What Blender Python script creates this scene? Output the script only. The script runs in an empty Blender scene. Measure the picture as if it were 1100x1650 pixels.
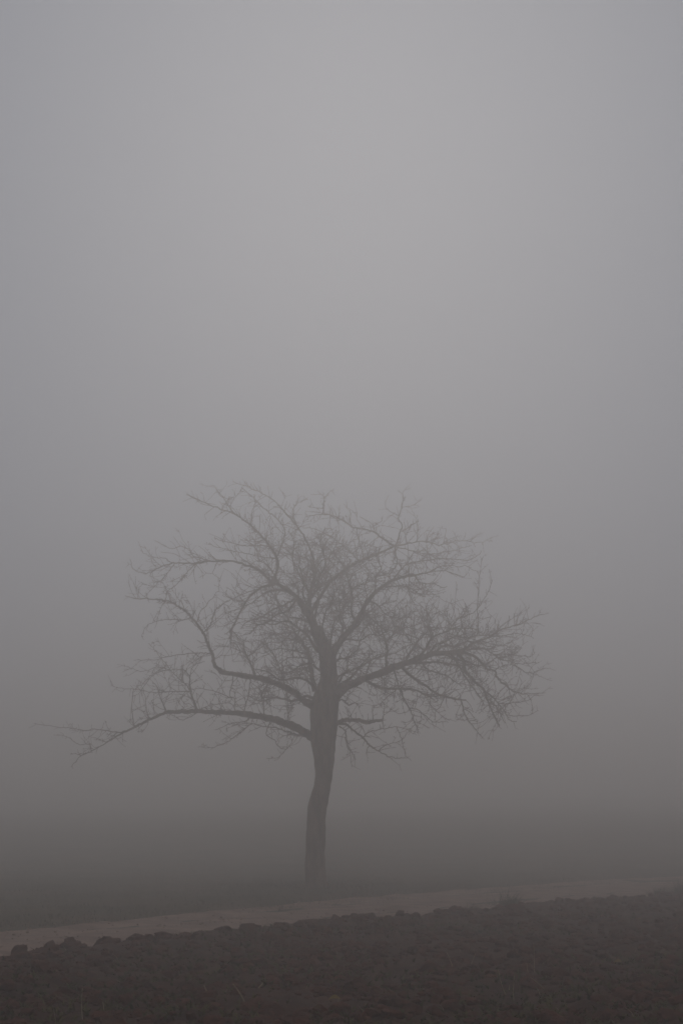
import bpy, bmesh, math, random
from mathutils import Vector, noise, Matrix
random.seed(7)
R = math.radians
S = bpy.context.scene
COL = S.collection

# ------------------------------------------------------------ camera, light, air
PITCH = math.atan(508 / 2250)      # level line at photo row 1333
CAM_H = 1.0
FPX = 2250.0
SUN_EL, SUN_AZ = 31.0, 1.0          # azimuth from +Y (ahead) towards +X
SUN_STRENGTH = 0.5
SKY_STRENGTH = 0.15
EXPOSURE = -1.25
FOG = 0.043
FOG_COL = (0.98, 0.955, 0.935, 1)
FOG_G = 0.8
DENS = 0.76

cd = bpy.data.cameras.new('camera')
cam = bpy.data.objects.new('camera', cd)
COL.objects.link(cam)
cam.location = (0, 0, CAM_H)
cam.rotation_euler = (math.pi / 2 + PITCH, 0, 0)
cd.sensor_fit = 'VERTICAL'
cd.sensor_height = 36.0
cd.lens = 36.0 * FPX / 1650.0
cd.clip_end = 3000
S.camera = cam

w = bpy.data.worlds.new('World')
S.world = w
w.use_nodes = True
nt = w.node_tree
nt.nodes.clear()
out = nt.nodes.new('ShaderNodeOutputWorld')
bg = nt.nodes.new('ShaderNodeBackground')
sky = nt.nodes.new('ShaderNodeTexSky')
sky.sky_type = 'NISHITA'
sky.sun_disc = False
sky.sun_elevation = R(SUN_EL)
sky.sun_rotation = R(SUN_AZ)
sky.air_density = 1.0
sky.dust_density = 3.0
hs = nt.nodes.new('ShaderNodeHueSaturation')
hs.inputs['Saturation'].default_value = 0.30
mx = nt.nodes.new('ShaderNodeMix')
mx.data_type = 'RGBA'
mx.inputs[0].default_value = 0.97
mx.inputs[7].default_value = (3.17, 3.40, 4.04, 1)      # even cloud cover
nt.links.new(sky.outputs[0], hs.inputs['Color'])
nt.links.new(hs.outputs[0], mx.inputs[6])
nt.links.new(mx.outputs[2], bg.inputs['Color'])
bg.inputs['Strength'].default_value = SKY_STRENGTH
nt.links.new(bg.outputs[0], out.inputs[0])

sl = bpy.data.lights.new('sun', 'SUN')
sl.energy = SUN_STRENGTH
sl.angle = R(30)
sl.color = (1.0, 0.93, 0.83)
so = bpy.data.objects.new('sun', sl)
COL.objects.link(so)
sd = Vector((math.sin(R(SUN_AZ)) * math.cos(R(SUN_EL)), math.cos(R(SUN_AZ)) * math.cos(R(SUN_EL)), math.sin(R(SUN_EL))))
so.rotation_euler = sd.to_track_quat('Z', 'Y').to_euler()
so.location = (0, 0, 30)

S.view_settings.view_transform = 'Standard'
S.view_settings.look = 'None'
S.view_settings.gamma = 1
S.view_settings.exposure = EXPOSURE
S.cycles.max_bounces = 8
S.cycles.volume_bounces = 4
S.cycles.use_denoising = True

# ------------------------------------------------------------ helpers
cp, sp_ = math.cos(PITCH), math.sin(PITCH)
def ray(u, v):
    a, b = u - 550.0, v - 825.0
    return Vector((a, FPX * cp + b * sp_, FPX * sp_ - b * cp))
def at(u, v, Y):
    d = ray(u, v); return Vector((0, 0, CAM_H)) + d * (Y / d.y)
def gnd(u, v, z=0.0):
    d = ray(u, v); return Vector((0, 0, CAM_H)) + d * ((z - CAM_H) / d.z)

def tag(o, label=None, cat=None, group=None, kind=None):
    if label: o['label'] = label
    if cat: o['category'] = cat
    if group: o['group'] = group
    if kind: o['kind'] = kind
    return o
def mesh_obj(name, verts, faces, mat, parent=None, smooth=True, loc=None):
    me = bpy.data.meshes.new(name)
    me.from_pydata([tuple(v) for v in verts], [], faces)
    me.materials.append(mat)
    if smooth:
        me.polygons.foreach_set('use_smooth', [True] * len(me.polygons))
    me.update()
    o = bpy.data.objects.new(name, me)
    COL.objects.link(o)
    if parent: o.parent = parent
    if loc: o.location = loc
    return o

def fbm(p, scale, oct=4):
    return noise.fractal(Vector(p) * scale, 1.0, 2.0, oct)

def material(name, c1, c2, scale, rough=0.95, bump=0.3, bscale=None, c3=None, detail=8, stretch=None, spec=0.2, dist=0.02):
    m = bpy.data.materials.new(name)
    m.use_nodes = True
    n = m.node_tree.nodes; l = m.node_tree.links
    b = n['Principled BSDF']
    b.inputs['Roughness'].default_value = rough
    b.inputs['Specular IOR Level'].default_value = spec
    tc = n.new('ShaderNodeTexCoord')
    mp = n.new('ShaderNodeMapping')
    if stretch: mp.inputs['Scale'].default_value = stretch
    l.new(tc.outputs['Object'], mp.inputs[0])
    t = n.new('ShaderNodeTexNoise')
    t.inputs['Scale'].default_value = scale
    t.inputs['Detail'].default_value = detail
    t.inputs['Roughness'].default_value = 0.6
    l.new(mp.outputs[0], t.inputs['Vector'])
    cr = n.new('ShaderNodeValToRGB')
    cr.color_ramp.elements[0].position = 0.36
    cr.color_ramp.elements[0].color = (*c1, 1)
    cr.color_ramp.elements[1].position = 0.64
    cr.color_ramp.elements[1].color = (*c2, 1)
    if c3:
        e = cr.color_ramp.elements.new(0.72); e.color = (*c3, 1)
    l.new(t.outputs['Fac'], cr.inputs[0])
    l.new(cr.outputs[0], b.inputs['Base Color'])
    t2 = n.new('ShaderNodeTexNoise')
    t2.inputs['Scale'].default_value = bscale or scale * 3
    t2.inputs['Detail'].default_value = 8
    l.new(mp.outputs[0], t2.inputs['Vector'])
    bp = n.new('ShaderNodeBump')
    bp.inputs['Strength'].default_value = bump
    bp.inputs['Distance'].default_value = dist
    l.new(t2.outputs['Fac'], bp.inputs['Height'])
    l.new(bp.outputs[0], b.inputs['Normal'])
    return m

M_SOIL = material('soil', (0.038, 0.0125, 0.0070), (0.100, 0.042, 0.024), 6.5, bump=0.9, bscale=22, c3=(0.115, 0.054, 0.034))
M_CLOD = material('clod_soil', (0.042, 0.0110, 0.0050), (0.135, 0.042, 0.020), 9.0, bump=0.7, bscale=30)
M_TRACK = material('track_dirt', (0.22, 0.140, 0.100), (0.40, 0.275, 0.205), 2.4, bump=0.7, bscale=30)
M_MEADOW = material('meadow_turf', (0.042, 0.044, 0.014), (0.105, 0.070, 0.034), 0.5, bump=0.8, bscale=25)
M_GRASS = material('grass_blade', (0.030, 0.036, 0.016), (0.070, 0.068, 0.036), 0.8, bump=0)
M_TUFT = material('tuft_blade', (0.036, 0.054, 0.024), (0.075, 0.095, 0.045), 3, bump=0)
M_WEED = material('weed_leaf', (0.036, 0.050, 0.012), (0.120, 0.100, 0.024), 2.5, bump=0)
M_STRAW = material('dry_straw', (0.22, 0.17, 0.10), (0.42, 0.34, 0.22), 12, bump=0)
M_LEAF = material('yellow_leaf', (0.22, 0.15, 0.035), (0.30, 0.20, 0.05), 12, bump=0)
M_BARK = material('bark', (0.11, 0.072, 0.048), (0.30, 0.215, 0.155), 7, bump=1.0, bscale=16, stretch=(1, 1, 0.28), dist=0.03)
M_TWIG = material('twig_bark', (0.12, 0.062, 0.045), (0.24, 0.135, 0.10), 6, bump=0)

# ------------------------------------------------------------ ground
def base_h(x, y):
    """broad swell of the land, with an added rise beyond the tree that darkens the low fog"""
    d = max(0.0, math.hypot(x, y - 20) - 14)
    z = min(1.0, d / 60) * 0.5 * fbm((x, y, 3), 0.012, 3)
    t = min(1.0, max(0.0, (y - 29 + 0.15 * x) / 170))
    return z + 3.9 * (1 - (1 - t) ** 2) * min(1.0, t * 9)  # added slope: dark ground behind the tree smooths the tone down through the fog

FAR = [(-900,1640),(-420,1552),(-150,1521),(0,1506),(69,1499),(153,1490),(280,1477.5),(372,1469),(448,1461),(540,1451),(642,1443.5),(795,1432),(947,1420.5),(1100,1413.5),(1300,1404),(1600,1390),(2300,1362)]
NEAR = [(-1100,1800),(-450,1660),(-150,1583),(0,1556),(69,1546),(153,1536),(280,1519),(372,1509),(448,1499),(540,1489),(642,1482),(795,1464),(947,1451),(1100,1441),(1300,1428),(1600,1409),(2300,1371)]
def crom(pts, n):
    out = []
    P = [pts[0] * 2 - pts[1]] + list(pts) + [pts[-1] * 2 - pts[-2]]
    for i in range(1, len(P) - 2):
        a, b, c, d = P[i-1], P[i], P[i+1], P[i+2]
        for k in range(n):
            t = k / n
            out.append(0.5 * ((2*b) + (c-a)*t + (2*a-5*b+4*c-d)*t*t + (3*b-a-3*c+d)*t*t*t))
    out.append(pts[-1].copy())
    return out
far_w = crom([Vector((-21, -14, 0)), Vector((-15.5, -4, 0))] + [gnd(*p) for p in FAR[1:]] + [Vector((70, 58, 0))], 12)
near_w = crom([Vector((-18.5, -14, 0)), Vector((-13, -4, 0))] + [gnd(*p) for p in NEAR[1:]] + [Vector((71.5, 55.5, 0))], 12)

# meadow: the big sheet to the horizon, finer near the camera
def grid_axis(lo, hi, fine_lo, fine_hi, step, growth=1.25):
    xs = [fine_lo]
    while xs[-1] < fine_hi: xs.append(xs[-1] + step)
    s = step
    while xs[-1] < hi: s *= growth; xs.append(xs[-1] + s)
    s = step; l = [fine_lo]
    while l[-1] > lo: s *= growth; l.append(l[-1] - s)
    return l[:0:-1] + xs
gx = grid_axis(-900, 900, -16, 20, 0.22)
gy = grid_axis(-300, 1200, 8, 45, 0.22)
V = []; F = []
def road_side(x, y):
    """> 0 beyond the far road edge, < 0 on the field side; rough distance in metres"""
    best = None; bi = 0
    for i in range(0, len(near_w), 3):
        p = near_w[i]; d = (p.x-x)**2 + (p.y-y)**2
        if best is None or d < best: best = d; bi = i
    a = near_w[max(0, bi-1)]; b = near_w[min(len(near_w)-1, bi+1)]
    t = (b - a); nrm = Vector((-t.y, t.x, 0)).normalized()
    return (x - near_w[bi].x) * nrm.x + (y - near_w[bi].y) * nrm.y
for y in gy:
    for x in gx:
        z = base_h(x, y)
        if -16 < x < 20 and 8 < y < 45:
            sdist = road_side(x, y)
            if sdist > 2.5:
                z += 0.05 * fbm((x, y, 0), 0.9, 3) * min(1, (sdist-2.5)/1.5)
            elif sdist < 0:
                z -= 0.10 * min(1, -sdist / 0.6)
        V.append((x, y, z))
nx = len(gx)
for j in range(len(gy)-1):
    for i in range(nx-1):
        a = j*nx + i
        F.append((a, a+1, a+nx+1, a+nx))
tag(mesh_obj('meadow', V, F, M_MEADOW), 'dark damp meadow fading into fog beyond the track', 'meadow', kind='structure')

# dirt track
V = []; F = []
NW = 14
for a, b in zip(near_w, far_w):
    for k in range(NW+1):
        t = k / NW
        p = a.lerp(b, t)
        p = a + (b - a) * (-0.06 + 1.10 * t)
        wv = 0.02 * fbm((p.x, p.y, 5), 1.7, 3)
        rut = -0.030 * (math.exp(-((t-.28)/.08)**2) + math.exp(-((t-.74)/.08)**2))
        edge = 0.03 if 0 < k < NW else -0.03
        jx = 0.05 * fbm((p.x, p.y, 9), 2.2, 2) if k in (0, 1, NW-1, NW) else 0
        V.append((p.x + jx, p.y + jx, base_h(p.x, p.y) + edge + wv + rut))
for j in range(len(near_w)-1):
    for k in range(NW):
        a = j*(NW+1) + k
        F.append((a, a+1, a+NW+2, a+NW+1))
tag(mesh_obj('track', V, F, M_TRACK), 'narrow pale brown dirt track running past the tree', 'track', kind='structure')

# ploughed field
def field_h(x, y, sd_):
    e = min(1.0, max(0.0, -sd_ / 0.35))
    damp = 1 - 0.45 * min(1, max(0, (x - 1) / 3)) * min(1, max(0, (y - 15) / 5))
    rough = noise.hetero_terrain(Vector((x*2.6, y*2.6, 1.3)), 0.9, 2.1, 5, 0.6) * 0.026
    lump = max(0, noise.noise(Vector((x*5.5, y*5.5, 4.0)))) * 0.040
    fine = noise.noise(Vector((x*14, y*14, 8.0))) * 0.018
    furrow = 0.018 * math.sin((-sd_) * 2 * math.pi / 0.85 + 1.3*noise.noise(Vector((x*.8, y*.8, 0))))
    ridge = 0.055 * (1 - 0.8 * min(1, max(0, (x + 1) / 3))) * math.exp(-((-sd_ - 0.35) / 0.35)**2)
    return base_h(x, y) - 0.04 + e * (0.05 + (rough + lump + fine + furrow) * damp + ridge) - (0.10 if sd_ > 0.02 else 0)
V = []; F = []
fx = []
x = -60.0
while x < 70:
    fx.append(x); x += 0.045 if -6.5 < x < 9 else (0.6 if abs(x) > 14 else 0.15)
fy = []
y = -25.0
while y < 46:
    fy.append(y); y += 0.9 if y < 3 else (0.045 if y < 21 else (0.075 if y < 30 else 0.35))
ids = {}
for j, y in enumerate(fy):
    for i, x in enumerate(fx):
        s_ = road_side(x, y)
        if s_ > 0.12: continue
        ids[(i, j)] = len(V)
        V.append((x, y, field_h(x, y, s_)))
for j in range(len(fy)-1):
    for i in range(len(fx)-1):
        q = [ids.get((i, j)), ids.get((i+1, j)), ids.get((i+1, j+1)), ids.get((i, j+1))]
        if None not in q: F.append(q)
tag(mesh_obj('ploughed_field', V, F, M_SOIL), 'dark brown ploughed field in the foreground', 'field', kind='structure')

def fz(x, y): return field_h(x, y, road_side(x, y))

# clods
ICO = []
for sub in (1, 2, 4):
    bm = bmesh.new(); bmesh.ops.create_icosphere(bm, subdivisions=sub, radius=1)
    ICO.append(([v.co.copy() for v in bm.verts], [[v.index for v in f.verts] for f in bm.faces])); bm.free()
def lump_verts(res, sx, sy, sz, rot, seed, rough=0.35, planes=0):
    vs, fs = ICO[res]
    rnd = random.Random(seed)
    cuts = []
    for _ in range(planes):
        d = Vector((rnd.uniform(-1, 1), rnd.uniform(-1, 1), rnd.uniform(-.3, 1))).normalized()
        cuts.append((d, rnd.uniform(0.50, 0.82)))
    o = []
    m = Matrix.Rotation(rot, 3, 'Z') @ Matrix.Rotation(rnd.uniform(-.3, .3), 3, 'X')
    for v in vs:
        p = v * (1 + rough * noise.noise(v * 1.3 + Vector((seed, 0, 0))) + rough * 0.45 * noise.noise(v * 3.4 + Vector((0, seed, 0))) + (rough * 0.35 * noise.noise(v * 9 + Vector((0, seed, 0))) if res == 2 else 0))
        for d, k in cuts:
            e = p.dot(d) - k
            if e > 0: p = p - d * e * 0.9
        p = Vector((p.x*sx, p.y*sy, p.z*sz))
        o.append(m @ p)
    return o, fs

V = []; F = []
rr = random.Random(3)
n = 0
while n < 15000:
    y = 4 + 21 * rr.random()
    x = rr.uniform(-0.30*y-1.5, 0.30*y+1.5)
    s_ = road_side(x, y)
    if s_ > -0.02: continue
    if noise.noise(Vector((x*1.3, y*1.3, 2))) < rr.uniform(-.6, .5): continue
    n += 1
    r = 0.008 + 0.045 * rr.random()**3
    if s_ > -0.5: r *= 1.15
    vs, fs = lump_verts(1 if r > .03 else 0, r*rr.uniform(.8, 1.5), r*rr.uniform(.8, 1.3), r*rr.uniform(.5, .85), rr.uniform(0, 6), rr.uniform(0, 99), 0.5)
    z = fz(x, y) + r*0.15
    b = len(V)
    V += [(p.x+x, p.y+y, p.z+z) for p in vs]
    F += [[q+b for q in f] for f in fs]
for q in range(420):
    y = 5.5 + 17*rr.random(); x = rr.uniform(-0.28*y, 0.28*y)
    s_ = road_side(x, y)
    if s_ > -0.2 or noise.noise(Vector((x*.7, y*.7, 31))) < rr.uniform(-.3, .3): continue
    r = rr.uniform(.035, .10)
    vs, fs = lump_verts(1, r*rr.uniform(1, 1.7), r*rr.uniform(.8, 1.2), r*rr.uniform(.45, .7), rr.uniform(0, 6), rr.uniform(0, 99), 0.6, planes=5)
    b = len(V); z = fz(x, y)
    V += [(p.x+x, p.y+y, p.z+z) for p in vs]
    F += [[q_+b for q_ in f] for f in fs]
tag(mesh_obj('soil_crumbs', V, F, M_CLOD, smooth=False), 'small crumbs and lumps of soil over the ploughed field', 'soil', kind='stuff')

CL = [ # x0, x1, ytop, ybase, label
 (9, 41, 1526, 1549, 'squarish soil clod at the far left end of the row by the track'),
 (60, 100, 1520, 1545, 'sloping brown clod with a low left shoulder, second from the left of the row'),
 (88, 143, 1515, 1541, 'largest peaked slab of ploughed soil on the field edge'),
 (146, 198, 1512.5, 1538, 'broad flat-topped clod with a raised left corner by the track'),
 (205, 250, 1512, 1532, 'low clod carrying a thin tuft of grass by the track'),
 (247, 288, 1505.5, 1527, 'smooth rounded clod left of the scraggy dry tuft'),
 (285, 322, 1507, 1524, 'low clod under the scraggy dry tuft'),
 (337, 380, 1497, 1519, 'round domed clod touching a blocky one on its right'),
 (377, 412, 1492.5, 1516, 'blocky upright clod with a sharp left corner by the track'),
 (408, 450, 1496, 1512, 'low crumbling clod right of the blocky upright clod'),
 (476, 512, 1484.5, 1502, 'clod behind the small green tuft before the tree'),
 (528, 566, 1477, 1496, 'dark hump of soil just right of the tree trunk base'),
 (585, 612, 1473.5, 1488, 'small isolated clod right of the dark hump'),
 (630, 660, 1470.5, 1484, 'farthest small clod, left of the first green weeds'),
]
for k, (x0, x1, yt, yb, lab) in enumerate(CL):
    g = gnd((x0+x1)/2, yb)
    top = at((x0+x1)/2, yt, g.y)
    sc = g.y / 2330.0 if False else (g.y / ray((x0+x1)/2, yb).y)
    wdt = (x1-x0) * sc * 1.1
    hgt = top.z * 1.12 + .012
    vs, fs = lump_verts(2, wdt*0.56, wdt*0.50, hgt*0.85, random.Random(k).uniform(-.25, .25), k*7.3+1, 0.62, planes=9)
    zs = max(v.z for v in vs)
    hx = max(abs(v.x) for v in vs)
    o = mesh_obj('soil_clod', [(v.x*wdt*0.52/hx, v.y, v.z - zs + hgt) for v in vs], fs, M_CLOD, loc=(g.x, g.y + 0.0, 0))
    tag(o, lab, 'clod', 'soil clods along the edge of the ploughed field')

V = []; F = []
for q in range(900):
    i = rr.randrange(12, len(near_w)-14); t = rr.random()
    if rr.random() < .5: t = rr.choice([.02, .5, .98]) + rr.gauss(0, .05)
    a = near_w[i].lerp(near_w[i+1], rr.random()); c = far_w[i].lerp(far_w[i+1], rr.random())
    p = a.lerp(c, t)
    if not (-9 < p.x < 11 and 12 < p.y < 32): continue
    r = rr.uniform(.005, .015)
    vs, fs = lump_verts(0, r*1.3, r, r*.7, rr.uniform(0, 6), rr.uniform(0, 99), .4)
    b = len(V)
    V += [(v.x+p.x, v.y+p.y, v.z+base_h(p.x, p.y)+.03) for v in vs]
    F += [[q_+b for q_ in f] for f in fs]
tag(mesh_obj('gravel', V, F, M_TRACK, smooth=False), 'fine gravel scattered on the dirt track', 'gravel', kind='stuff')

# ------------------------------------------------------------ blades
def blade(V, F, base, h, lean, width, segs=3, bend=0.5):
    """one tapered, bent blade; lean = horizontal Vector of tip offset"""
    side = Vector((-lean.y, lean.x, 0))
    side = side.normalized() if side.length > 1e-6 else Vector((1, 0, 0))
    side = (side + Vector((random.uniform(-.8, .8), random.uniform(-.8, .8), 0))).normalized()
    b = len(V)
    for i in range(segs+1):
        t = i / segs
        c = base + Vector((0, 0, h * (t - 0.25*bend*t*t))) + lean * (t ** 1.8)
        wd = width * (1 - 0.92*t) / 2
        V.append(c - side*wd); V.append(c + side*wd)
        if i: F.append((b+2*i-2, b+2*i-1, b+2*i+1, b+2*i))

V = []; F = []
rr = random.Random(11)
n = 0
while n < 30000:
    y = 15 + 30 * rr.random()**1.3
    x = rr.uniform(-0.29*y-1, 0.29*y+1.5)
    s_ = road_side(x, y)
    pat = noise.noise(Vector((x*.9, y*.9, 6)))
    if s_ < 2.1: continue
    if pat < rr.uniform(-.7, .3): continue
    n += 1
    if rr.random() < .07: x, y = -.44 + rr.gauss(0, 1.1), 25.3 + rr.gauss(0, .9)
    z = base_h(x, y) + 0.05 * fbm((x, y, 0), 0.9, 3) * min(1, max(0, (s_-2.5)/1.5)) - 0.005
    h = rr.uniform(.02, .065) * (1.0 + 0.6*pat)
    if math.hypot(x + .44, y - 25.2) < 1.6: h *= 1 + 1.5 * rr.random() * math.exp(-((x + .44)**2 + (y - 25.2)**2))
    blade(V, F, Vector((x, y, z)), h, Vector((rr.uniform(-.06, .06), rr.uniform(-.06, .06), 0)), .008, 2)
tag(mesh_obj('grass', V, F, M_GRASS, smooth=False), 'short damp grass between the track and the fog', 'grass', kind='stuff')

# small weeds sprouting in the field
V = []; F = []
n = 0
while n < 5200:
    y = rr.uniform(6.5, 22); x = rr.uniform(-0.30*y, 0.30*y)
    s_ = road_side(x, y)
    if s_ > -0.1: continue
    pat = noise.noise(Vector((x*.55+3, y*.55, 9)))
    near = max(0, (13.5 - y) / 5)
    if pat + near*0.75 < rr.uniform(0.1, .9): continue
    n += 1
    z = fz(x, y)
    for k in range(rr.randint(3, 8)):
        a = rr.uniform(0, 6.28); ln = rr.uniform(.015, .055)
        blade(V, F, Vector((x, y, z)), ln*rr.uniform(.4, 1.3), Vector((math.cos(a), math.sin(a), 0))*ln, rr.uniform(.010, .022), 2, 1)
tag(mesh_obj('weeds', V, F, M_WEED, smooth=False), 'tiny green and yellowish weeds sprouting between the clods', 'weeds', kind='stuff')

# straw bits lying on the field
V = []; F = []
for n in range(800):
    y = rr.uniform(6.5, 21); x = rr.uniform(-0.29*y, 0.29*y)
    if road_side(x, y) > -0.2: continue
    a = rr.uniform(0, 6.28); ln = rr.uniform(.03, .14)
    blade(V, F, Vector((x, y, fz(x, y)+.012)), rr.uniform(.0, .05), Vector((math.cos(a), math.sin(a), 0))*ln, rr.uniform(.003, .006), 3)
tag(mesh_obj('straw', V, F, M_STRAW, smooth=False), 'scattered bits of pale straw lying on the soil', 'straw', kind='stuff')

# tufts by the track:  u, v(base), width px, height px, blades, mat, name, label
TU = [
 (226, 1518, 26, 17, 60, M_TUFT, 'grass_tuft', 'thin green grass tuft on the low clod by the track'),
 (307, 1514, 30, 23, 55, M_TWIG, 'dry_weed', 'scraggy dark dry weed between two groups of clods', ),
 (460, 1499, 24, 13, 60, M_TUFT, 'grass_tuft', 'small grass tuft left of the trunk at the field edge'),
 (505, 1493, 30, 12, 70, M_TUFT, 'grass_tuft', 'low green tuft directly below the tree trunk'),
 (683, 1476, 22, 13, 90, M_TUFT, 'grass_tuft', 'small rounded green tuft, first of the weeds right of the tree'),
 (742, 1468, 52, 20, 240, M_TUFT, 'grass_tuft', 'wide low mound of green grass beside the track'),
 (808, 1462, 58, 27, 260, M_TUFT, 'grass_tuft', 'tallest bushy grass tuft standing against the track'),
 (852, 1452, 34, 10, 110, M_TUFT, 'grass_tuft', 'low grass clump just right of the tallest tuft'),
 (915, 1449, 60, 9, 140, M_TUFT, 'grass_tuft', 'flat strip of grass at the far field edge'),
 (1000, 1445, 56, 10, 150, M_TUFT, 'grass_tuft', 'flat grass clump left of the corner weeds'),
 (1056, 1444, 60, 15, 220, M_TUFT, 'grass_tuft', 'dark green weeds near the right edge of the field'),
 (1105, 1443, 60, 21, 240, M_TUFT, 'grass_tuft', 'taller dark green weeds cut by the right picture edge'),
]
for (u, v, wp, hp, nb, mat, nm, lab) in TU:
    g = gnd(u, v); sc = g.y / ray(u, v).y
    V = []; F = []
    rw = wp*sc/2; hh = hp*sc
    for k in range(int(nb*2.0)):
        a = random.uniform(0, 6.28); r_ = rw*math.sqrt(random.random())
        bx, by = math.cos(a)*r_, math.sin(a)*r_*0.7
        f = 1 - 0.55*(r_/rw)**2
        h = hh*random.uniform(.6, 1.8)*f
        lean = Vector((bx, by, 0))*random.uniform(.2, .8) + Vector((random.uniform(-.5, .5), random.uniform(-.5, .5), 0))*h*.8
        zz = fz(g.x+bx, g.y+by) - .01
        blade(V, F, Vector((bx, by, zz)), h, lean, random.uniform(.006, .014), 4)
    o = mesh_obj(nm, V, F, mat, loc=(g.x, g.y, 0), smooth=False)
    tag(o, lab, 'weed' if nm == 'dry_weed' else 'grass tuft', 'tufts along the field edge')

def tube(V, F, pts, rads, sides=5, cap=True, seed=None, rough=0.0):
    """append a tube along pts"""
    n = len(pts)
    if n < 2: return
    t0 = (pts[1]-pts[0]).normalized()
    up = Vector((0, 0, 1)) if abs(t0.z) < .9 else Vector((1, 0, 0))
    nrm = t0.cross(up).normalized()
    b0 = len(V)
    prev = t0
    for i in range(n):
        t = (pts[min(n-1, i+1)] - pts[max(0, i-1)])
        t = t.normalized() if t.length > 1e-9 else prev
        q = prev.rotation_difference(t)
        nrm = (q @ nrm); nrm = (nrm - t*nrm.dot(t)).normalized()
        prev = t
        bi = t.cross(nrm)
        for k in range(sides):
            a = 2*math.pi*k/sides
            d = nrm*math.cos(a) + bi*math.sin(a)
            r_ = rads[i]
            if rough:
                p = pts[i] + d*r_
                r_ *= 1 + rough*noise.noise(Vector((p.x*6, p.y*6, p.z*1.8))) + rough*.5*noise.noise(Vector((p.x*22, p.y*22, p.z*6)))
            V.append(pts[i] + d*r_)
    for i in range(n-1):
        for k in range(sides):
            a = b0+i*sides+k; b = b0+i*sides+(k+1) % sides
            F.append((a, b, b+sides, a+sides))
    if cap:
        F.append([b0+(n-1)*sides+k for k in range(sides)])
        F.append([b0+k for k in range(sides)][::-1])

ST = [ # base u,v, top u,v, label
 (827, 1602, 828, 1572, 'upright straw-coloured stalk, lowest of the group at the right'),
 (860, 1565, 859, 1520, 'tallest pale stalk standing alone on the right of the field'),
 (851, 1565, 848, 1552, 'short stalk just left of the tallest pale stalk'),
 (878, 1596, 853, 1574, 'stalk bent over to the left below the tallest pale stalk'),
 (733, 1563, 720, 1535, 'thin pale stalk leaning left in the middle of the field'),
 (755, 1558, 765, 1537, 'thin faint stalk leaning right beside a left-leaning one'),
 (90, 1650, 85, 1620, 'pale crooked stalk at the bottom left corner of the field'),
 (135, 1643, 133, 1592, 'long faint brown stalk at the lower left of the field'),
 (167, 1637, 166, 1614, 'short bright upright stalk at the lower left of the field'),
 (336, 1606, 329, 1588, 'short thick straw leaning left, left of the field centre'),
 (415, 1604, 423, 1585, 'short thick straw leaning right, near the field centre'),
 (394, 1622, 375, 1585, 'long faint stalk leaning left between two short thick straws'),
 (815, 1596, 802, 1562, 'dim thin stalk leaning left beside the lowest right stalk'),
]
for k, (u0, v0, u1, v1, lab) in enumerate(ST):
    g = gnd(u0, v0, .04)
    g.z = fz(g.x, g.y) - .01
    t = at(u1, v1, g.y + random.uniform(-.05, .05))
    L = (t-g).length
    sd2 = Vector((random.uniform(-1, 1), random.uniform(-1, 1), 0))*L*.06
    pts = [Vector((0, 0, 0)), (t-g)*.33+sd2, (t-g)*.66+sd2*.8, (t-g)]
    pts = crom(pts, 4)
    V = []; F = []
    r0 = .0035 if 'thick' not in lab else .006
    tube(V, F, pts, [r0*(1-.5*i/len(pts)) for i in range(len(pts))], 5)
    root_ = mesh_obj('dry_stalk', V, F, M_STRAW, loc=g)
    tag(root_, lab, 'stalk', 'dry stalks standing in the ploughed field')
    if L > .15:
        for q in (.45, .7):
            V = []; F = []
            p = pts[int(q*len(pts))]
            blade(V, F, p, L*.12, Vector((random.uniform(-1, 1), random.uniform(-1, 1), 0))*L*.22, .005, 3)
            mesh_obj('leaf', V, F, M_STRAW, parent=root_, smooth=False)
for (u, v, s_, lab) in [(539, 1611, .035, 'bright yellow leaf lying left of the field centre near the bottom'), (995, 1548, .035, 'pale yellow leaf lying on the right of the field'), (1030, 1488, .022, 'tiny bright leaf near the right side of the field')]:
    g = gnd(u, v, .05)
    V = []; F = []
    for i in range(7):
        t = i/6; wd = s_*.45*math.sin(math.pi*min(.97, max(.03, t)))
        V += [Vector(((t-.5)*2*s_, -wd, .012*math.sin(3*t)+wd*.5)), Vector(((t-.5)*2*s_, 0, .012*math.sin(3*t))), Vector(((t-.5)*2*s_, wd, .012*math.sin(3*t)+wd*.7))]
        if i:
            b = 3*i
            F += [(b-3, b-2, b+1, b), (b-2, b-1, b+2, b+1)]
    o = mesh_obj('fallen_leaf', V, F, M_LEAF, loc=(g.x, g.y, fz(g.x, g.y)+.015))
    o.rotation_euler = (.5, 0, random.uniform(-.5, .5))
    tag(o, lab, 'leaf', 'fallen yellow leaves on the soil')

# ------------------------------------------------------------ the tree
TY = 25.0
PXM = TY / ray(520, 1200).y       # metres per photo pixel at the tree
def C(s): return [tuple(float(q) for q in p.split(',')) for p in s.split()]
BR = {}      # id -> dict(pts 3-D, rads, uv, owner)
ORDER = []

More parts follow.
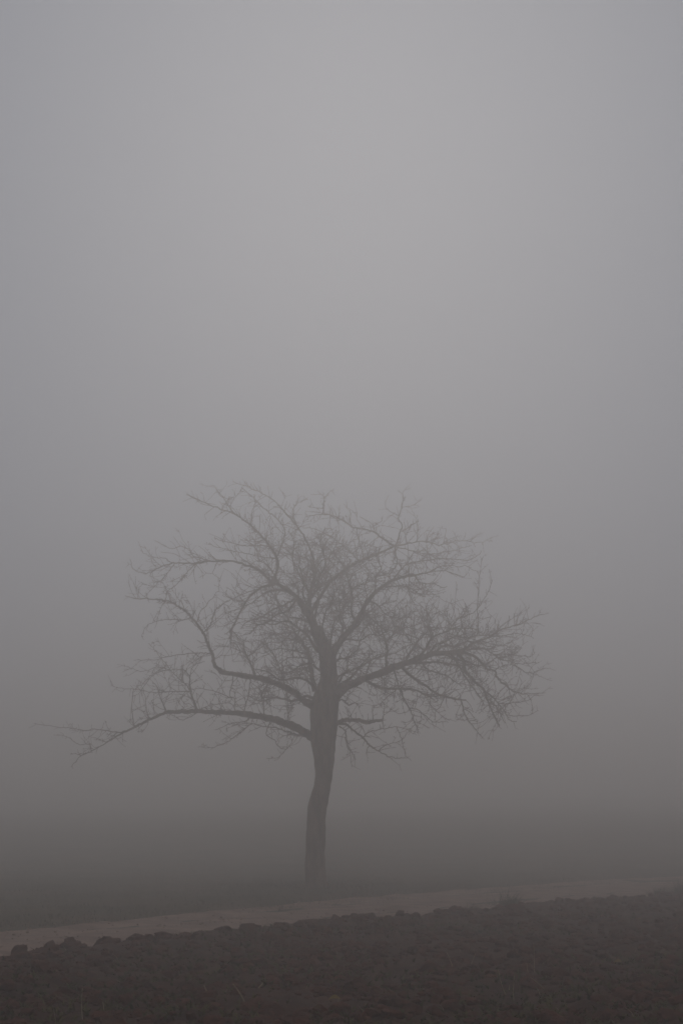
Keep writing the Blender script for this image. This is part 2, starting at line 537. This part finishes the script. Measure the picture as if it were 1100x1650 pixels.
def branch(bid, parent, dend, w0, w1, s, own=None):
    """bid, parent id, depth of the tip (m, + = away), widths in photo pixels, photo course"""
    uv = C(s)
    if parent is None or BR[parent]['uv'] is None:
        d0 = 0.0
    else:
        P = BR[parent]
        i = min(range(len(P['uv'])), key=lambda k: (P['uv'][k][0]-uv[0][0])**2 + (P['uv'][k][1]-uv[0][1])**2)
        d0 = P['d'][i]
    L = [0.0]
    for a, b in zip(uv, uv[1:]): L.append(L[-1] + math.hypot(a[0]-b[0], a[1]-b[1]))
    tot = L[-1]
    rnd = random.Random(bid)
    ph, am = rnd.uniform(0, 6.28), rnd.uniform(.02, .07)
    pts = []
    for (u, v), l in zip(uv, L):
        t = l/tot
        pts.append(Vector((u, v, d0 + (dend-d0)*t + am*math.sin(ph+5*t)*min(1, 4*t))))
    c = crom(pts, 5)
    wd = []; P3 = []
    acc = [0.0]
    for a, b in zip(c, c[1:]): acc.append(acc[-1] + math.hypot(a.x-b.x, a.y-b.y))
    for k, p in enumerate(c):
        t = acc[k]/acc[-1]
        wd.append((w0 + (w1-w0)*t**0.6) * (1 + .13*noise.noise(Vector((k*.55, ph*5, 3)))))
        jit = 2.1 if k > 2 else 0.3
        u = p.x + jit*noise.noise(Vector((k*.7, ph*9, 0))); v = p.y + jit*noise.noise(Vector((k*.7, ph*9, 7)))
        P3.append(at(u, v, TY + p.z))
    if parent and parent != 'T': P3[0] = BR[parent]['p3'][i].copy()
    BR[bid] = dict(p3=P3, r=[q*PXM/2 for q in wd], uv=[(p.x, p.y) for p in c], d=[p.z for p in c], w0=w0, parent=parent)
    ORDER.append(bid)

TRUNK = [(511,1440,43),(510.5,1428,35),(509,1408,32.5),(508,1380,31),(508,1340,29.5),(512,1300,28.5),(518,1272,27.5),(521.5,1250,27.5),(521.5,1225,31),(520.5,1205,37),(521,1190,41),(522,1170,43),(522.5,1150,44),(524,1130,41),(527,1110,33),(529,1090,28),(528,1070,28),(526,1055,26),(519,1036,22),(508,1012,20)]
tp = crom([Vector((u, v, 0)) for u, v, _ in TRUNK], 5)
tw = crom([Vector((q, 0, 0)) for _, _, q in TRUNK], 5)
BR['T'] = dict(p3=[at(p.x, p.y, TY) for p in tp], r=[q.x*PXM/2 for q in tw], uv=[(p.x, p.y) for p in tp], d=[0.0]*len(tp), w0=40, parent=None)

B = branch
# leaders
B('L1','T',-.5,21,7,'512,1022 503,1004 493,986 482,968 466,952 450,943 436,937')
B('L1a','L1',-.8,7.5,1.6,'440,938 446,920 447,903 440,888 430,874 416,858 404,846 390,836 376,827 350,818 320,806 302,797')
B('L1b','L1a',-.9,3,1.3,'378,828 370,818 358,800 350,790 344,782')
B('L1c','L1a',-.5,2.6,1.2,'404,846 406,828 411,810 409,800')
B('L1d','L1a',-.3,4,1.4,'447,897 454,878 459,858 455,846 442,832 424,818 406,800 388,785')
B('L1e','L1',-.7,7.5,1.3,'437,938 420,921 402,912 390,909 370,904 340,904 316,907 292,907 276,908 260,913 240,923 226,922 214,916 209,900')
B('L1f','L1e',-.9,2.6,1.2,'342,904 326,900 314,897 308,890 304,886 291,880 276,884 258,876 250,870')
B('L1g','L1e',-.5,2.6,1.3,'316,908 304,919 296,930 282,944 270,953 268,962')
B('L1h','L1e',-.4,2,1,'350,906 346,915 341,924 330,922')
B('L1i','L1e',-1.1,2,1,'282,908 274,918 266,928 254,940 240,954 232,962')
B('L1j','L1e',-.9,2,1,'278,908 266,900 254,899 240,896 226,886')
B('L1k','L1a',-1.4,3,1.2,'446,900 420,897 390,891 370,886 348,882 338,874')
B('L1l','L1a',-1.6,2.5,1.1,'444,896 430,880 408,880 390,879 356,871 346,866')
B('L1m','L1',-1.3,7,2.6,'445,941 425,945 408,956 396,970 388,984 381,998 374,1012 370,1020')
B('L1n','L1m',-1.5,3,1.2,'374,1012 371,1028 372,1038 373,1052')
B('L1o','L1m',-1.0,3.2,1.2,'440,942 416,949 390,958 368,968 354,978 347,984 343,995 340,1004 332,1018')
B('L1p','L1',.9,7,2,'470,955 450,950 428,955 410,968 396,976 384,975')
B('L1q','L1',1.4,6,1.6,'478,964 456,976 436,984 418,996 400,1001 388,1012')
B('L1r','L1',-1.8,6,1.6,'478,966 462,985 446,990 430,1003 414,1009 402,1022')
B('L1s','L1',1.8,6,1.8,'450,944 436,916 418,902 412,884 398,872')
B('L2','T',.6,15,5,'505,1008 500,990 498,972 500,955 504,938 506,920')
B('L2a','L2',.9,6.5,1.3,'506,920 505,908 503,895 498,882 490,865 480,850 464,831 446,811 428,798 400,785 375,776')
B('L2b','L2a',1.3,3.2,1.3,'482,852 474,840 472,825 476,814 484,808 494,804')
B('L2c','L2',1.5,5,1.3,'505,925 500,905 488,898 470,892 452,880 438,878')
B('L2d','L2',.2,5.5,1.5,'506,922 516,906 528,900 536,888 544,870 540,858')
B('L2e','L2',-1.2,6,1.4,'500,960 488,938 478,918 472,900 474,880 470,862')
B('L2f','L2',-1.6,6,1.6,'500,950 512,930 524,910 520,890 516,870 524,850')
B('L2g','L2',1.9,6,1.5,'500,965 516,945 540,932 556,930 576,918')
B('L3u','L2',.9,9,4.5,'502,985 518,958 534,936 556,918 570,909 584,902 602,895 618,888 636,880')
B('L3ua','L3u',.7,4.5,1.4,'636,880 640,872 645,856 647,846 642,838 643,829 648,818 649,800 640,790')
B('L3ub','L3ua',.6,2,1,'642,831 624,821 620,808')
B('L3uc','L3ua',.8,2,1,'648,817 658,816 668,812 680,804')
B('L3ud','L3u',.2,5.5,1.8,'634,880 616,868 602,857 588,853 570,850 560,844 552,838 538,832 520,829 494,832')
B('L3ue','L3ud',0,2.4,1.1,'520,829 520,818 522,802 516,796 510,790')
B('L3uf','L3ue',.2,2,1,'523,803 532,792 540,788')
B('L3ug','L3ue',-.1,2,1,'520,819 508,818 496,815')
B('L3uh','L3ud',.5,2.4,1.1,'604,858 602,848 614,840 616,832')
B('L3ui','L3uh',.5,2,1,'603,849 596,842 580,834')
B('L3uj','L3ud',.1,2,1,'546,836 546,826 547,814')
B('L3uk','L3u',.4,3.2,2,'584,902 584,890 578,870 574,852')
B('L3ul','L3u',-.4,3.2,1.3,'578,904 566,892 550,878 534,866 520,858 504,852 490,850')
B('L3um','L3u',1.2,3.4,1.4,'554,918 550,908 536,890 520,874 512,862')
B('L3un','L3u',1.2,4.5,1.3,'634,880 656,876 672,873 686,873 706,878 720,875 738,871 756,873 774,874 792,866')
B('L3uo','L3un',1.3,2,1,'756,873 766,864 772,860')
B('L3up','L3un',1.0,2.2,1,'672,873 672,850 669,832 664,822')
B('L3uq','L3un',1.4,2.2,1.1,'686,873 690,860 699,849')
B('L3ur','L3un',1.1,2,1,'714,876 717,862 718,852')
B('L3us','L3u',.2,3.4,1.2,'636,881 660,887 686,893 712,891 740,884 760,879')
B('L3ut','L3us',0,2.4,1,'664,889 686,898 700,908 720,906')
B('L3uu','L3u',.4,4,2.2,'636,882 638,894 640,906 634,918 626,926')
# right leader
B('R1','T',-1.0,20,4.5,'533,1062 540,1046 548,1034 560,1020 574,1001 582,986 592,969 604,955 614,947 630,936 648,930 668,927')
B('R1a','R1',-1.2,4,1.6,'668,927 686,923 704,920 718,920 732,925 748,930')
B('R1b','R1',-1.5,4,1.4,'668,928 676,938 686,940 700,941 708,945 719,946')
B('R1c','R1',-.6,4.5,1.3,'632,935 648,916 660,907 684,903 710,900 736,902 756,902 772,894 774,888')
B('R1d','R1a',-1.4,2.4,1,'690,923 700,916 716,912 740,913 752,912 772,923')
B('R1e','R1',-1.5,4.5,1.6,'616,946 636,944 660,948 676,957 700,958')
B('R1f','R1',-1.6,3,1.2,'659,928 658,908 656,895')
B('R1g','R1',-1.7,3,1.3,'659,928 659,946 661,962 668,975')
B('R1h','R1',.8,6.5,2,'574,1003 566,985 568,962 562,940 558,918 566,902')
B('R1i','R1',.3,5,1.6,'592,968 608,975 622,990 640,996 660,994')
B('R1j','R1',-2.0,5,1.5,'560,1020 552,1000 546,978 556,960 572,946 590,940')
B('R1k','R1',-1.9,4.5,1.4,'604,955 606,930 614,915 606,898 612,884')
B('R1l','R1',1.3,4.5,1.4,'580,988 600,998 616,1012 636,1018 656,1026')
B('R1m','R1',-2.2,4,1.3,'582,986 590,962 588,945 594,925 590,910')
# left arm (upper)
B('L3','T',-.6,16,8.5,'510,1140 490,1130 476,1117 460,1108 444,1101 430,1096 414,1092 400,1090 380,1087 364,1084 352,1079')
B('L3a','L3',-1.0,9,1.4,'354,1080 346,1072 344,1058 338,1044 333,1032 328,1022 322,1010 312,999 300,986 290,979 280,972 264,966 244,965 222,965 202,960')
B('L3b','L3a',-1.2,2.2,1,'306,996 296,999 280,998 258,1000 238,1007 230,1022')
B('L3c','L3a',-1.5,3,1.2,'328,1020 340,1004 347,984 358,974 368,967')
B('L3d','L3a',-.5,2.4,1.1,'318,1002 322,988 332,976 344,962 352,950 355,930')
B('L3e','L3a',-.7,2.2,1,'298,984 294,972 288,964 282,956 276,948')
B('L3f','L3a',-1.3,2,1,'268,966 268,950 262,938')
B('L3g','L3a',-1.6,2.6,1,'342,1054 328,1052 308,1053 280,1056 264,1060 248,1063 216,1064')
B('L3h','L3a',-1.1,1.8,1,'222,965 224,950 230,940')
B('L3i','L3',.4,7,1.8,'412,1091 404,1070 396,1054 392,1036 384,1029 378,1020')
B('L3j','L3i',.8,3,1.2,'395,1052 384,1048 368,1042 350,1040')
B('L3k','L3i',1.0,2.8,1.2,'398,1058 410,1050 418,1040 430,1030 436,1016')
B('L3l','L3',-1.0,4.5,1.6,'434,1097 424,1114 420,1122 424,1138')
B('L3m','L3',-1.3,4,1.3,'460,1108 452,1080 446,1066 440,1054 432,1045 426,1038 412,1030')
B('L3n','L3',-.9,3.2,1.4,'462,1109 464,1130 464,1150')
B('L3o','L3',-1.0,3,1.2,'376,1086 374,1104 370,1120 378,1126 380,1140')
B('L3p','L3o',-1.2,2.4,1,'374,1126 360,1119 346,1114 328,1110 308,1110')
B('L3q','L3',-.4,2.4,1.1,'404,1092 402,1110 400,1124 392,1140')
# left stub stem
B('LS','T',.5,14,5,'507,1112 504,1096 502,1080 500,1062 494,1046 486,1034 476,1022')
B('LSa','LS',.9,5,1.4,'486,1034 470,1030 456,1028 440,1020 424,1022')
B('LSb','LS',1.4,5,1.4,'480,1026 468,1010 452,1004 438,1000')
B('LSc','LS',-.3,4,1.3,'500,1062 484,1060 470,1059 458,1064 446,1074')
B('LSd','LS',1.8,4.5,1.4,'498,1056 480,1050 462,1046 444,1046 424,1052 404,1050')
B('LSe','LS',1.2,4,1.3,'503,1085 488,1078 474,1080 456,1090')
# lowest left arm
B('L4','T',.5,20,3.8,'516,1196 500,1186 488,1178 474,1171 460,1166 444,1160 428,1156 408,1153 380,1149 350,1148 319,1146 294,1147 271,1147 252,1155 232,1164 214,1173 197,1181')
B('L4z','L4',.7,3.8,1.3,'200,1180 184,1189 171,1197 158,1204 145,1212 127,1221 116,1236')
B('L4a','L4',.9,2.8,1,'197,1181 178,1178 153,1175 134,1177 114,1173 96,1172 75,1169 55,1166')
B('L4b','L4z',.6,2,1,'147,1212 130,1215 114,1214')
B('L4c','L4z',.9,2,1,'147,1211 145,1199 134,1200 123,1197 108,1187 92,1184')
B('L4d','L4',.2,5.5,3,'318,1145 312,1130 308,1116 306,1102 306,1090')
B('L4e','L4d',0,3,1.2,'306,1092 309,1078 316,1070 330,1066')
B('L4f','L4d',.3,3.2,1.1,'306,1090 296,1080 280,1079 256,1083 240,1094 226,1116 214,1122')
B('L4g','L4d',-.2,3.2,1.1,'306,1112 300,1104 290,1094 276,1081 260,1060 250,1048 240,1036')
B('L4h','L4d',.5,2.8,1,'306,1114 284,1114 270,1115 254,1116 236,1114 216,1110 200,1110 178,1104')
B('L4i','L4',.1,4,1.3,'268,1146 262,1132 257,1120 253,1106 246,1100')
B('L4j','L4',.8,2.6,1.1,'241,1160 236,1142 234,1122 230,1110')
B('L4k','L4',.3,2.4,1,'216,1172 214,1150 214,1122 220,1108 228,1103 240,1092 249,1085 271,1072')
B('L4l','L4f',.4,2,1,'276,1080 254,1075 230,1082 215,1078 200,1078')
B('L4m','L4',.2,3,1.2,'380,1149 378,1138 379,1127 378,1112')
B('L4n','L4',.1,2.6,1.1,'318,1145 340,1136 356,1134 372,1130')
B('L4o','L4',.4,3,1.2,'392,1151 396,1136 400,1120 404,1098')
B('L4p','L4',.7,2.8,1.1,'437,1158 432,1172 430,1184 442,1193 450,1204 460,1209 446,1221 430,1222')
B('L4q','L4p',.8,2.2,1,'460,1208 468,1200 474,1186')
B('L4r','L4',-.4,5,1.2,'496,1188 474,1183 456,1176 440,1172 420,1170 402,1166 380,1168')
B('L4s','L4',-.3,2.6,1.1,'404,1154 396,1163 380,1164 367,1168 345,1177')
B('L4t','L4r',-.6,2.2,1,'404,1166 389,1179 374,1190 363,1197 341,1205 319,1203')
B('L4u','L4',.6,2.4,1.1,'320,1147 308,1154 293,1160 278,1152')
B('L4v','L4',-.2,2.6,1.1,'424,1155 426,1138 420,1114 414,1098')
B('L4w','L4',-.7,3,1.2,'464,1168 464,1150 460,1128')
# right arm
B('R2','T',-.3,21,9,'530,1130 545,1116 556,1108 572,1100 590,1092 610,1086 630,1077 656,1068 676,1060 700,1053 724,1052 744,1050')
B('R2a','R2',-.2,8,1.3,'744,1050 764,1058 774,1068 784,1077 795,1081 800,1090 806,1098 814,1104 830,1115 850,1118 878,1117')
B('R2b','R2',.6,7,3,'660,1068 684,1068 704,1067 720,1069 740,1072 756,1070')
B('R2c','R2',-.9,9,2.8,'736,1051 746,1066 748,1080 764,1098 778,1110 784,1126 792,1146 798,1158 804,1170')
B('R2d','R2',.3,7,1.2,'740,1051 750,1044 760,1038 772,1032 786,1027 804,1016 822,1010 836,1007 848,1000 866,992 880,988')
B('R2e','R2d',.5,3,1.1,'788,1026 800,1025 812,1024 828,1021 842,1022 860,1028')
B('R2f','R2',.9,5,1.3,'742,1048 762,1045 780,1045 794,1054 808,1063 820,1064 830,1074 844,1082 860,1086 872,1091')
B('R2g','R2f',1.0,2.2,1,'858,1085 870,1079 886,1076')
B('R2h','R2f',.6,3,1.1,'796,1055 812,1054 840,1057 854,1058 862,1050')
B('R2i','R2f',1.3,2.4,1,'822,1066 832,1069 850,1069 868,1068')
B('R2j','R2d',.1,2,1,'829,1008 828,998 828,988')
B('R2k','R2a',-.5,2.4,1,'796,1081 806,1074 824,1071 836,1076')
B('R2l','R2a',0,2.2,1,'826,1112 834,1117 846,1128')
B('R2m','R2c',-1.2,4,1.3,'782,1114 796,1126 804,1136 812,1146 820,1160 832,1163')
B('R2n','R2m',-1.4,2.4,1,'800,1132 812,1134 828,1132 848,1129 862,1120')
B('R2o','R2m',-1.0,2,1,'815,1152 824,1153 850,1152 866,1145')
B('R2p','R2c',-1.5,3.6,1.4,'778,1112 784,1124 796,1135 806,1152 812,1164')
B('R2q','R2',.8,8,2.4,'624,1078 622,1068 624,1048 620,1030 614,1014 612,1000')
B('R2r','R2q',1.4,4,1.3,'622,1034 636,1020 652,1012 668,1008 684,1000 692,990')
B('R2s','R2q',.3,4,1.3,'621,1030 604,1016 598,1000 590,990')
B('R2t','R2',-.4,5,1.6,'588,1092 594,1074 600,1061 610,1055 624,1054')
B('R2u','R2',-1.6,7,1.6,'668,1063 684,1048 696,1028 712,1020 730,1014 752,1012 770,1016')
B('R2v','R2',-1.9,6,1.5,'690,1056 702,1038 718,1034 734,1024 752,1028 772,1024 800,1022')
B('R2w','R2',1.7,6.5,1.5,'650,1070 664,1046 676,1030 688,1016 688,1002 690,988 700,978')
B('R2x','R2u',-1.7,3.2,1.2,'722,1017 736,999 756,990 768,982 777,968 786,954 793,934')
B('R2y','R2v',-1.8,2.4,.9,'770,1026 769,990 769,970 772,930 776,899')
B('R2z','R2',1.9,6,1.5,'700,1053 714,1040 730,1042 750,1034 770,1036 788,1042 806,1040 826,1044')
B('R2A','R2',1.5,6,1.5,'716,1052 730,1062 748,1064 768,1072 784,1070 800,1060 820,1056 838,1042')
B('R2B','R2',-1.4,6,1.5,'724,1052 736,1068 748,1090 760,1106 768,1116 780,1136')
B('R2C','R2u',-1.9,3.6,1.3,'696,1030 690,1010 694,998 686,984 690,968')
B('R2D','R2u',-1.5,3.4,1.2,'684,1048 664,1036 650,1020 636,1004 634,986')
B('R2E','R2w',2.0,3.4,1.2,'676,1030 656,1022 646,1008 650,990 644,974')
B('R2F','R2v',-2.2,3.4,1.2,'734,1024 744,1010 742,996 752,984 750,976')
B('R2G','R2z',2.1,3.2,1.2,'730,1042 720,1024 722,1006 714,992 722,978')
# lower right
B('R3','R2',-.7,6.5,3,'586,1096 600,1102 616,1109 640,1110 666,1111 680,1117 694,1122 714,1121 730,1126 750,1128')
B('R3b','R2',-1.2,7.5,3.5,'646,1074 658,1086 670,1094 688,1107 704,1118 722,1124 742,1127')
B('R3c','R2',.3,5,1.8,'676,1064 686,1076 696,1082 716,1088 732,1098 744,1106')
B('R3d','R3',-.9,4,1.5,'742,1127 746,1142 748,1150 754,1160 766,1176 777,1189')
B('R3f','R3d',-.8,2,1,'748,1142 756,1148 764,1155')
B('R3e','R2',-1.0,4.6,1.8,'634,1078 640,1100 647,1118 658,1138 666,1158 674,1180')
B('R3g','R3e',-1.3,3,1.3,'659,1140 672,1144 682,1151 692,1160 700,1164 718,1162')
B('R3h','R3',-.4,2.6,1.1,'640,1110 628,1120 616,1130 602,1140')
B('R3i','R3',-.9,2.6,1.1,'716,1122 710,1136 702,1146 700,1160')
B('R3j','R2',.8,3,1.2,'612,1088 620,1100 622,1112 610,1122')
# stub and droopers low on the right
B('R4','T',-.3,11,6.5,'540,1168 552,1161 566,1160 580,1161 592,1164 604,1162 616,1161')
B('R4a','R4',-.4,3,1.2,'601,1161 600,1148 600,1138 606,1136')
B('R4b','R4',-.2,2.6,1.1,'616,1161 618,1150 619,1138 614,1128')
B('R4c','R4',-.5,2.2,1,'616,1162 618,1172 620,1180')
B('R5','T',-.6,6.5,1.3,'544,1166 558,1168 568,1176 584,1188 592,1198 596,1202 610,1210 624,1218 640,1222 654,1221')
B('R5a','R5',-.8,2.6,1,'586,1188 592,1181 600,1178 620,1174 638,1171 656,1176 673,1180')
B('R5b','R5',-.5,2,1,'594,1202 591,1208 590,1216')
B('R5c','R5',-.4,2.2,1,'610,1209 622,1200 640,1196 652,1188')
B('R5d','R5a',-.9,2,1,'638,1171 645,1186 650,1204 654,1220')
B('R6','T',.3,4,1.1,'546,1170 556,1178 557,1192 559,1202 564,1212 565,1224 567,1236')
B('R7','T',.4,4.5,1.3,'542,1130 552,1128 562,1136 572,1132 580,1140')
B('R8','T',-1.4,8,1.6,'528,1124 540,1096 556,1084 572,1078 590,1064 600,1048')
B('L8','T',-1.7,8,1.6,'516,1120 496,1098 476,1092 452,1096 430,1082 410,1078')
B('L9','T',1.9,9,1.6,'518,1136 496,1122 470,1130 446,1124 420,1130 396,1120')
B('C1','T',1.6,7,1.6,'524,1060 532,1040 534,1018 540,1000 552,984 556,968 548,950')
B('C2','T',-1.5,7,1.6,'522,1058 526,1034 520,1012 522,990 534,972 538,950 532,930')
B('C3','L1',1.2,6,1.5,'496,990 484,972 480,952 470,934 456,922 448,910')
B('C4','L1',-1.1,6.5,1.5,'506,1008 496,980 488,956 490,934 482,914 484,896')
B('C5','L1',-.9,6,1.5,'508,1014 508,990 514,968 510,944 518,924 530,908')
B('C6','R1',1.6,6,1.5,'546,1038 552,1014 548,994 556,974 566,956 564,936')
B('C7','R1',1.4,6,1.4,'562,1018 578,1008 588,990 604,984 618,972 634,970')
B('C8','R1',-1.9,5,1.4,'548,1034 562,1030 580,1032 596,1022 610,1024 626,1016')
B('C9','L1',1.9,6,1.4,'500,1004 480,996 462,994 446,976 430,972 414,978')
B('C10','L1',2.1,6,1.4,'512,1022 490,1016 470,1020 452,1036 436,1034 420,1044')
B('C11','T',-2.0,6,1.4,'520,1084 500,1070 484,1072 466,1084 450,1080 436,1068')
B('C12','T',1.8,6,1.4,'530,1080 546,1062 560,1060 576,1046 580,1030 592,1016')
B('C13','T',-.8,5,1.3,'540,1110 552,1090 560,1076 558,1060 566,1046')
B('C14','L2',1.0,5,1.4,'500,968 508,948 524,936 530,918 546,906 548,890')
B('R9','T',2.2,9,1.6,'534,1110 560,1096 584,1072 606,1060 636,1052 662,1038')
B('L10','T',-1.8,9,1.6,'512,1050 494,1024 474,1006 460,1000 440,1006 420,1000')

# which traced branches are parts of their own: the stout ones
OWN = {}
for b in ORDER:
    q = b
    while BR[q]['w0'] < 5.0 and BR[q]['parent'] not in (None, 'T'): q = BR[q]['parent']
    OWN[b] = q

root = bpy.data.objects.new('fruit_tree', None)
COL.objects.link(root)
base = at(511, 1428, TY)
root.location = (base.x, base.y, 0)
tag(root, 'gnarled leafless old fruit tree standing alone in fog beside the track', 'tree')
bpy.context.view_layer.update()
off = Vector(root.location)

V = []; F = []
tpts = BR['T']['p3']
def dense(pts, rads, n):
    P = []; Q = []
    for i in range(len(pts)-1):
        for k in range(n):
            t = k/n
            P.append(pts[i].lerp(pts[i+1], t)); Q.append(rads[i]*(1-t)+rads[i+1]*t)
    P.append(pts[-1]); Q.append(rads[-1])
    return P, Q
P, Q = dense(tpts, BR['T']['r'], 4)
tube(V, F, [p-off for p in P], Q, 40, rough=.17)
mesh_obj('trunk', V, F, M_BARK, parent=root)

# thin growth: twigs off every traced branch
rt = random.Random(21)
def grow(p, d, L, r, acc, depth, bushy=1.0):
    """a wavering twig from p along d; acc collects (pts, rads)"""
    seg = 0.05
    n = max(3, int(L/seg))
    pts = [p.copy()]; dirs = []
    cur = d.normalized()
    bend = Vector((rt.uniform(-1, 1), rt.uniform(-1, 1), rt.uniform(-.6, 1.0)))*.16*min(1, .35/L)
    for i in range(n):
        cur = (cur + bend + Vector((rt.gauss(0, .055), rt.gauss(0, .055), rt.gauss(0, .055)))).normalized()
        if rt.random() < .16: cur = (cur + Vector((rt.gauss(0, .4), rt.gauss(0, .4), rt.gauss(.05, .4)))).normalized()
        p = p + cur*(L/n)
        pts.append(p.copy()); dirs.append(cur.copy())
    rads = [r*(1-.55*i/n) for i in range(n+1)]
    rads[-1] = r*.75
    acc.append((pts, rads))
    if depth > 0:
        k = 0
        for i in range(1, n):
            if rt.random() < .19*bushy:
                s_ = Vector((rt.gauss(0, 1), rt.gauss(0, 1), rt.gauss(.15, 1)))
                s_ = s_ - dirs[i]*s_.dot(dirs[i])
                dd = (s_.normalized()*rt.uniform(.6, 1.3) + dirs[i]).normalized()
                grow(pts[i], dd, L*rt.uniform(.25, .6)*(1-.4*i/n), max(r*.80, .0040), acc, depth-1, bushy)
    # short fruiting spurs with a bud
    for i in range(1, n):
        if rt.random() < .20:
            s_ = Vector((rt.gauss(0, 1), rt.gauss(0, 1), rt.gauss(.3, 1))).normalized()
            l = rt.uniform(.015, .045)
            acc.append(([pts[i], pts[i]+s_*l*.6, pts[i]+s_*l], [.003, .0045, .0055]))
TW = {b: [] for b in set(OWN.values()) | {'T'}}
for b in ORDER:
    X = BR[b]; pts = X['p3']; rads = X['r']
    own = OWN[b]
    dist_ = 0.0; nxt = rt.uniform(.02, .12)
    total = sum((pts[i+1]-pts[i]).length for i in range(len(pts)-1))
    for i in range(1, len(pts)):
        s_ = (pts[i]-pts[i-1]).length
        dist_ += s_
        while dist_ > nxt:
            f = dist_/total
            core = .85 if (abs(pts[i].x + .2) < 1.7 and pts[i].z > 3.2) else 1.0
            r_ = rads[i]
            thick = r_ > .04
            nxt += rt.uniform(.05, .16)*(1.9 if thick else (1.5 if r_ < .009 else 1.0))*DENS*core*math.exp(1.5*noise.noise(Vector((dist_*1.8, ORDER.index(b)*3.3, 0))))
            if thick and f < .25: continue
            t = (pts[i]-pts[i-1]).normalized()
            q = Vector((rt.gauss(0, 1), rt.gauss(0, 1.2), rt.gauss(.25, .9)))
            q = (q - t*q.dot(t)).normalized()
            dd = (q + t*rt.uniform(.2, 1.1)).normalized()
            L = rt.uniform(.16, .42) if rt.random() < .6 else rt.uniform(.4, .85)*(1.15 if not thick else .9)*(1-.45*f)
            if r_ < .010: L *= .55
            # keep the outline: do not shoot upward out of the crown
            if dd.z > .5 and pts[i].z > 5.9: L *= .5
            if pts[i].z < 2.9: L *= .7
            grow(pts[i-1].lerp(pts[i], rt.random()), dd, L, min(.0068, max(.0048, r_*.5)), TW[own], 2 if rt.random() < .35 else 1)
# a few wisps on the bole fork
for k in range(16):
    i = rt.randrange(int(len(tpts)*.62), len(tpts)-3)
    a = rt.uniform(0, 6.28)
    grow(tpts[i], Vector((math.cos(a), math.sin(a), rt.uniform(-.2, .6))), rt.uniform(.35, .7), .005, TW['T'], 2)

# dense knots of short shoots and old leaves
def knot(bid, u, v, rad, cnt):
    X = BR[bid]
    i = min(range(len(X['uv'])), key=lambda k: (X['uv'][k][0]-u)**2 + (X['uv'][k][1]-v)**2)
    for _ in range(cnt):
        p = X['p3'][max(0, min(len(X['p3'])-1, i+rt.randint(-1, 1)))]
        grow(p, Vector((rt.gauss(0, 1), rt.gauss(0, 1), rt.gauss(0, 1))), rad*rt.uniform(.5, 1.3), .0045, TW[OWN[bid]], 1)
knot('L1', 437, 937, .18, 30); knot('L1g', 295, 930, .07, 22); knot('L2', 506, 922, .2, 20)
knot('L1', 470, 955, .22, 14); knot('R2q', 621, 1032, .26, 24); knot('R2', 742, 1050, .32, 34)
knot('R2b', 730, 1068, .24, 14); knot('LS', 480, 1030, .24, 20); knot('R2r', 690, 992, .2, 10); knot('R2c', 760, 1096, .2, 12)
owners = [b for b in ORDER if OWN[b] == b]
for b in owners:
    V = []; F = []
    V2 = []; F2 = []
    for q in ORDER:
        if OWN[q] != b: continue
        X = BR[q]
        stout = q == b or X['w0'] >= 3.0
        r_ = X['r']
        sides = 14 if X['w0'] > 12 else (9 if X['w0'] > 6 else 6)
        if stout:
            P, Q = dense(X['p3'], r_, 2)
            tube(V, F, [p-off for p in P], [max(z*(.84 if X['w0'] > 14 and q != 'L1' and q != 'R1' else (.74 if X['w0'] > 5 else .72)), .0048) for z in Q], sides, rough=.26 if X['w0'] > 5 else .12)
        else:
            tube(V2, F2, [p-off for p in X['p3']], [max(z*.75, .0040) for z in r_], 5)
    for pts, rads in TW[b]:
        tube(V2, F2, [p-off for p in pts], rads, 3, cap=False)
    o = mesh_obj('branch', V, F, M_BARK, parent=root)
    mesh_obj('twigs', V2, F2, M_TWIG, parent=o)
V2 = []; F2 = []
for pts, rads in TW['T']:
    tube(V2, F2, [p-off for p in pts], rads, 3, cap=False)
mesh_obj('twigs', V2, F2, M_TWIG, parent=root)

# ------------------------------------------------------------ the fog: one closed box
HX, HY0, HY1, HT = 1500.0, -600.0, 1900.0, 7.9
# bottom is set under the lowest ground below
zmin = min((v.co.z for v in bpy.data.objects['meadow'].data.vertices)) - 1.0
vs = [(sx*HX, y, z) for z in (zmin, HT) for sx in (-1, 1) for y in (HY0, HY1)]
fs = [(0, 1, 3, 2), (4, 6, 7, 5), (0, 4, 5, 1), (2, 3, 7, 6), (0, 2, 6, 4), (1, 5, 7, 3)]
mh = bpy.data.materials.new('haze')
mh.use_nodes = True
n = mh.node_tree.nodes
n.clear()
mo = n.new('ShaderNodeOutputMaterial')
pv = n.new('ShaderNodeVolumePrincipled')
pv.inputs['Color'].default_value = FOG_COL
pv.inputs['Density'].default_value = FOG
pv.inputs['Anisotropy'].default_value = FOG_G
mh.node_tree.links.new(pv.outputs[0], mo.inputs['Volume'])
tag(mesh_obj('haze', vs, fs, mh, smooth=False), 'dense grey fog over the meadow, track and field', 'fog', kind='stuff')
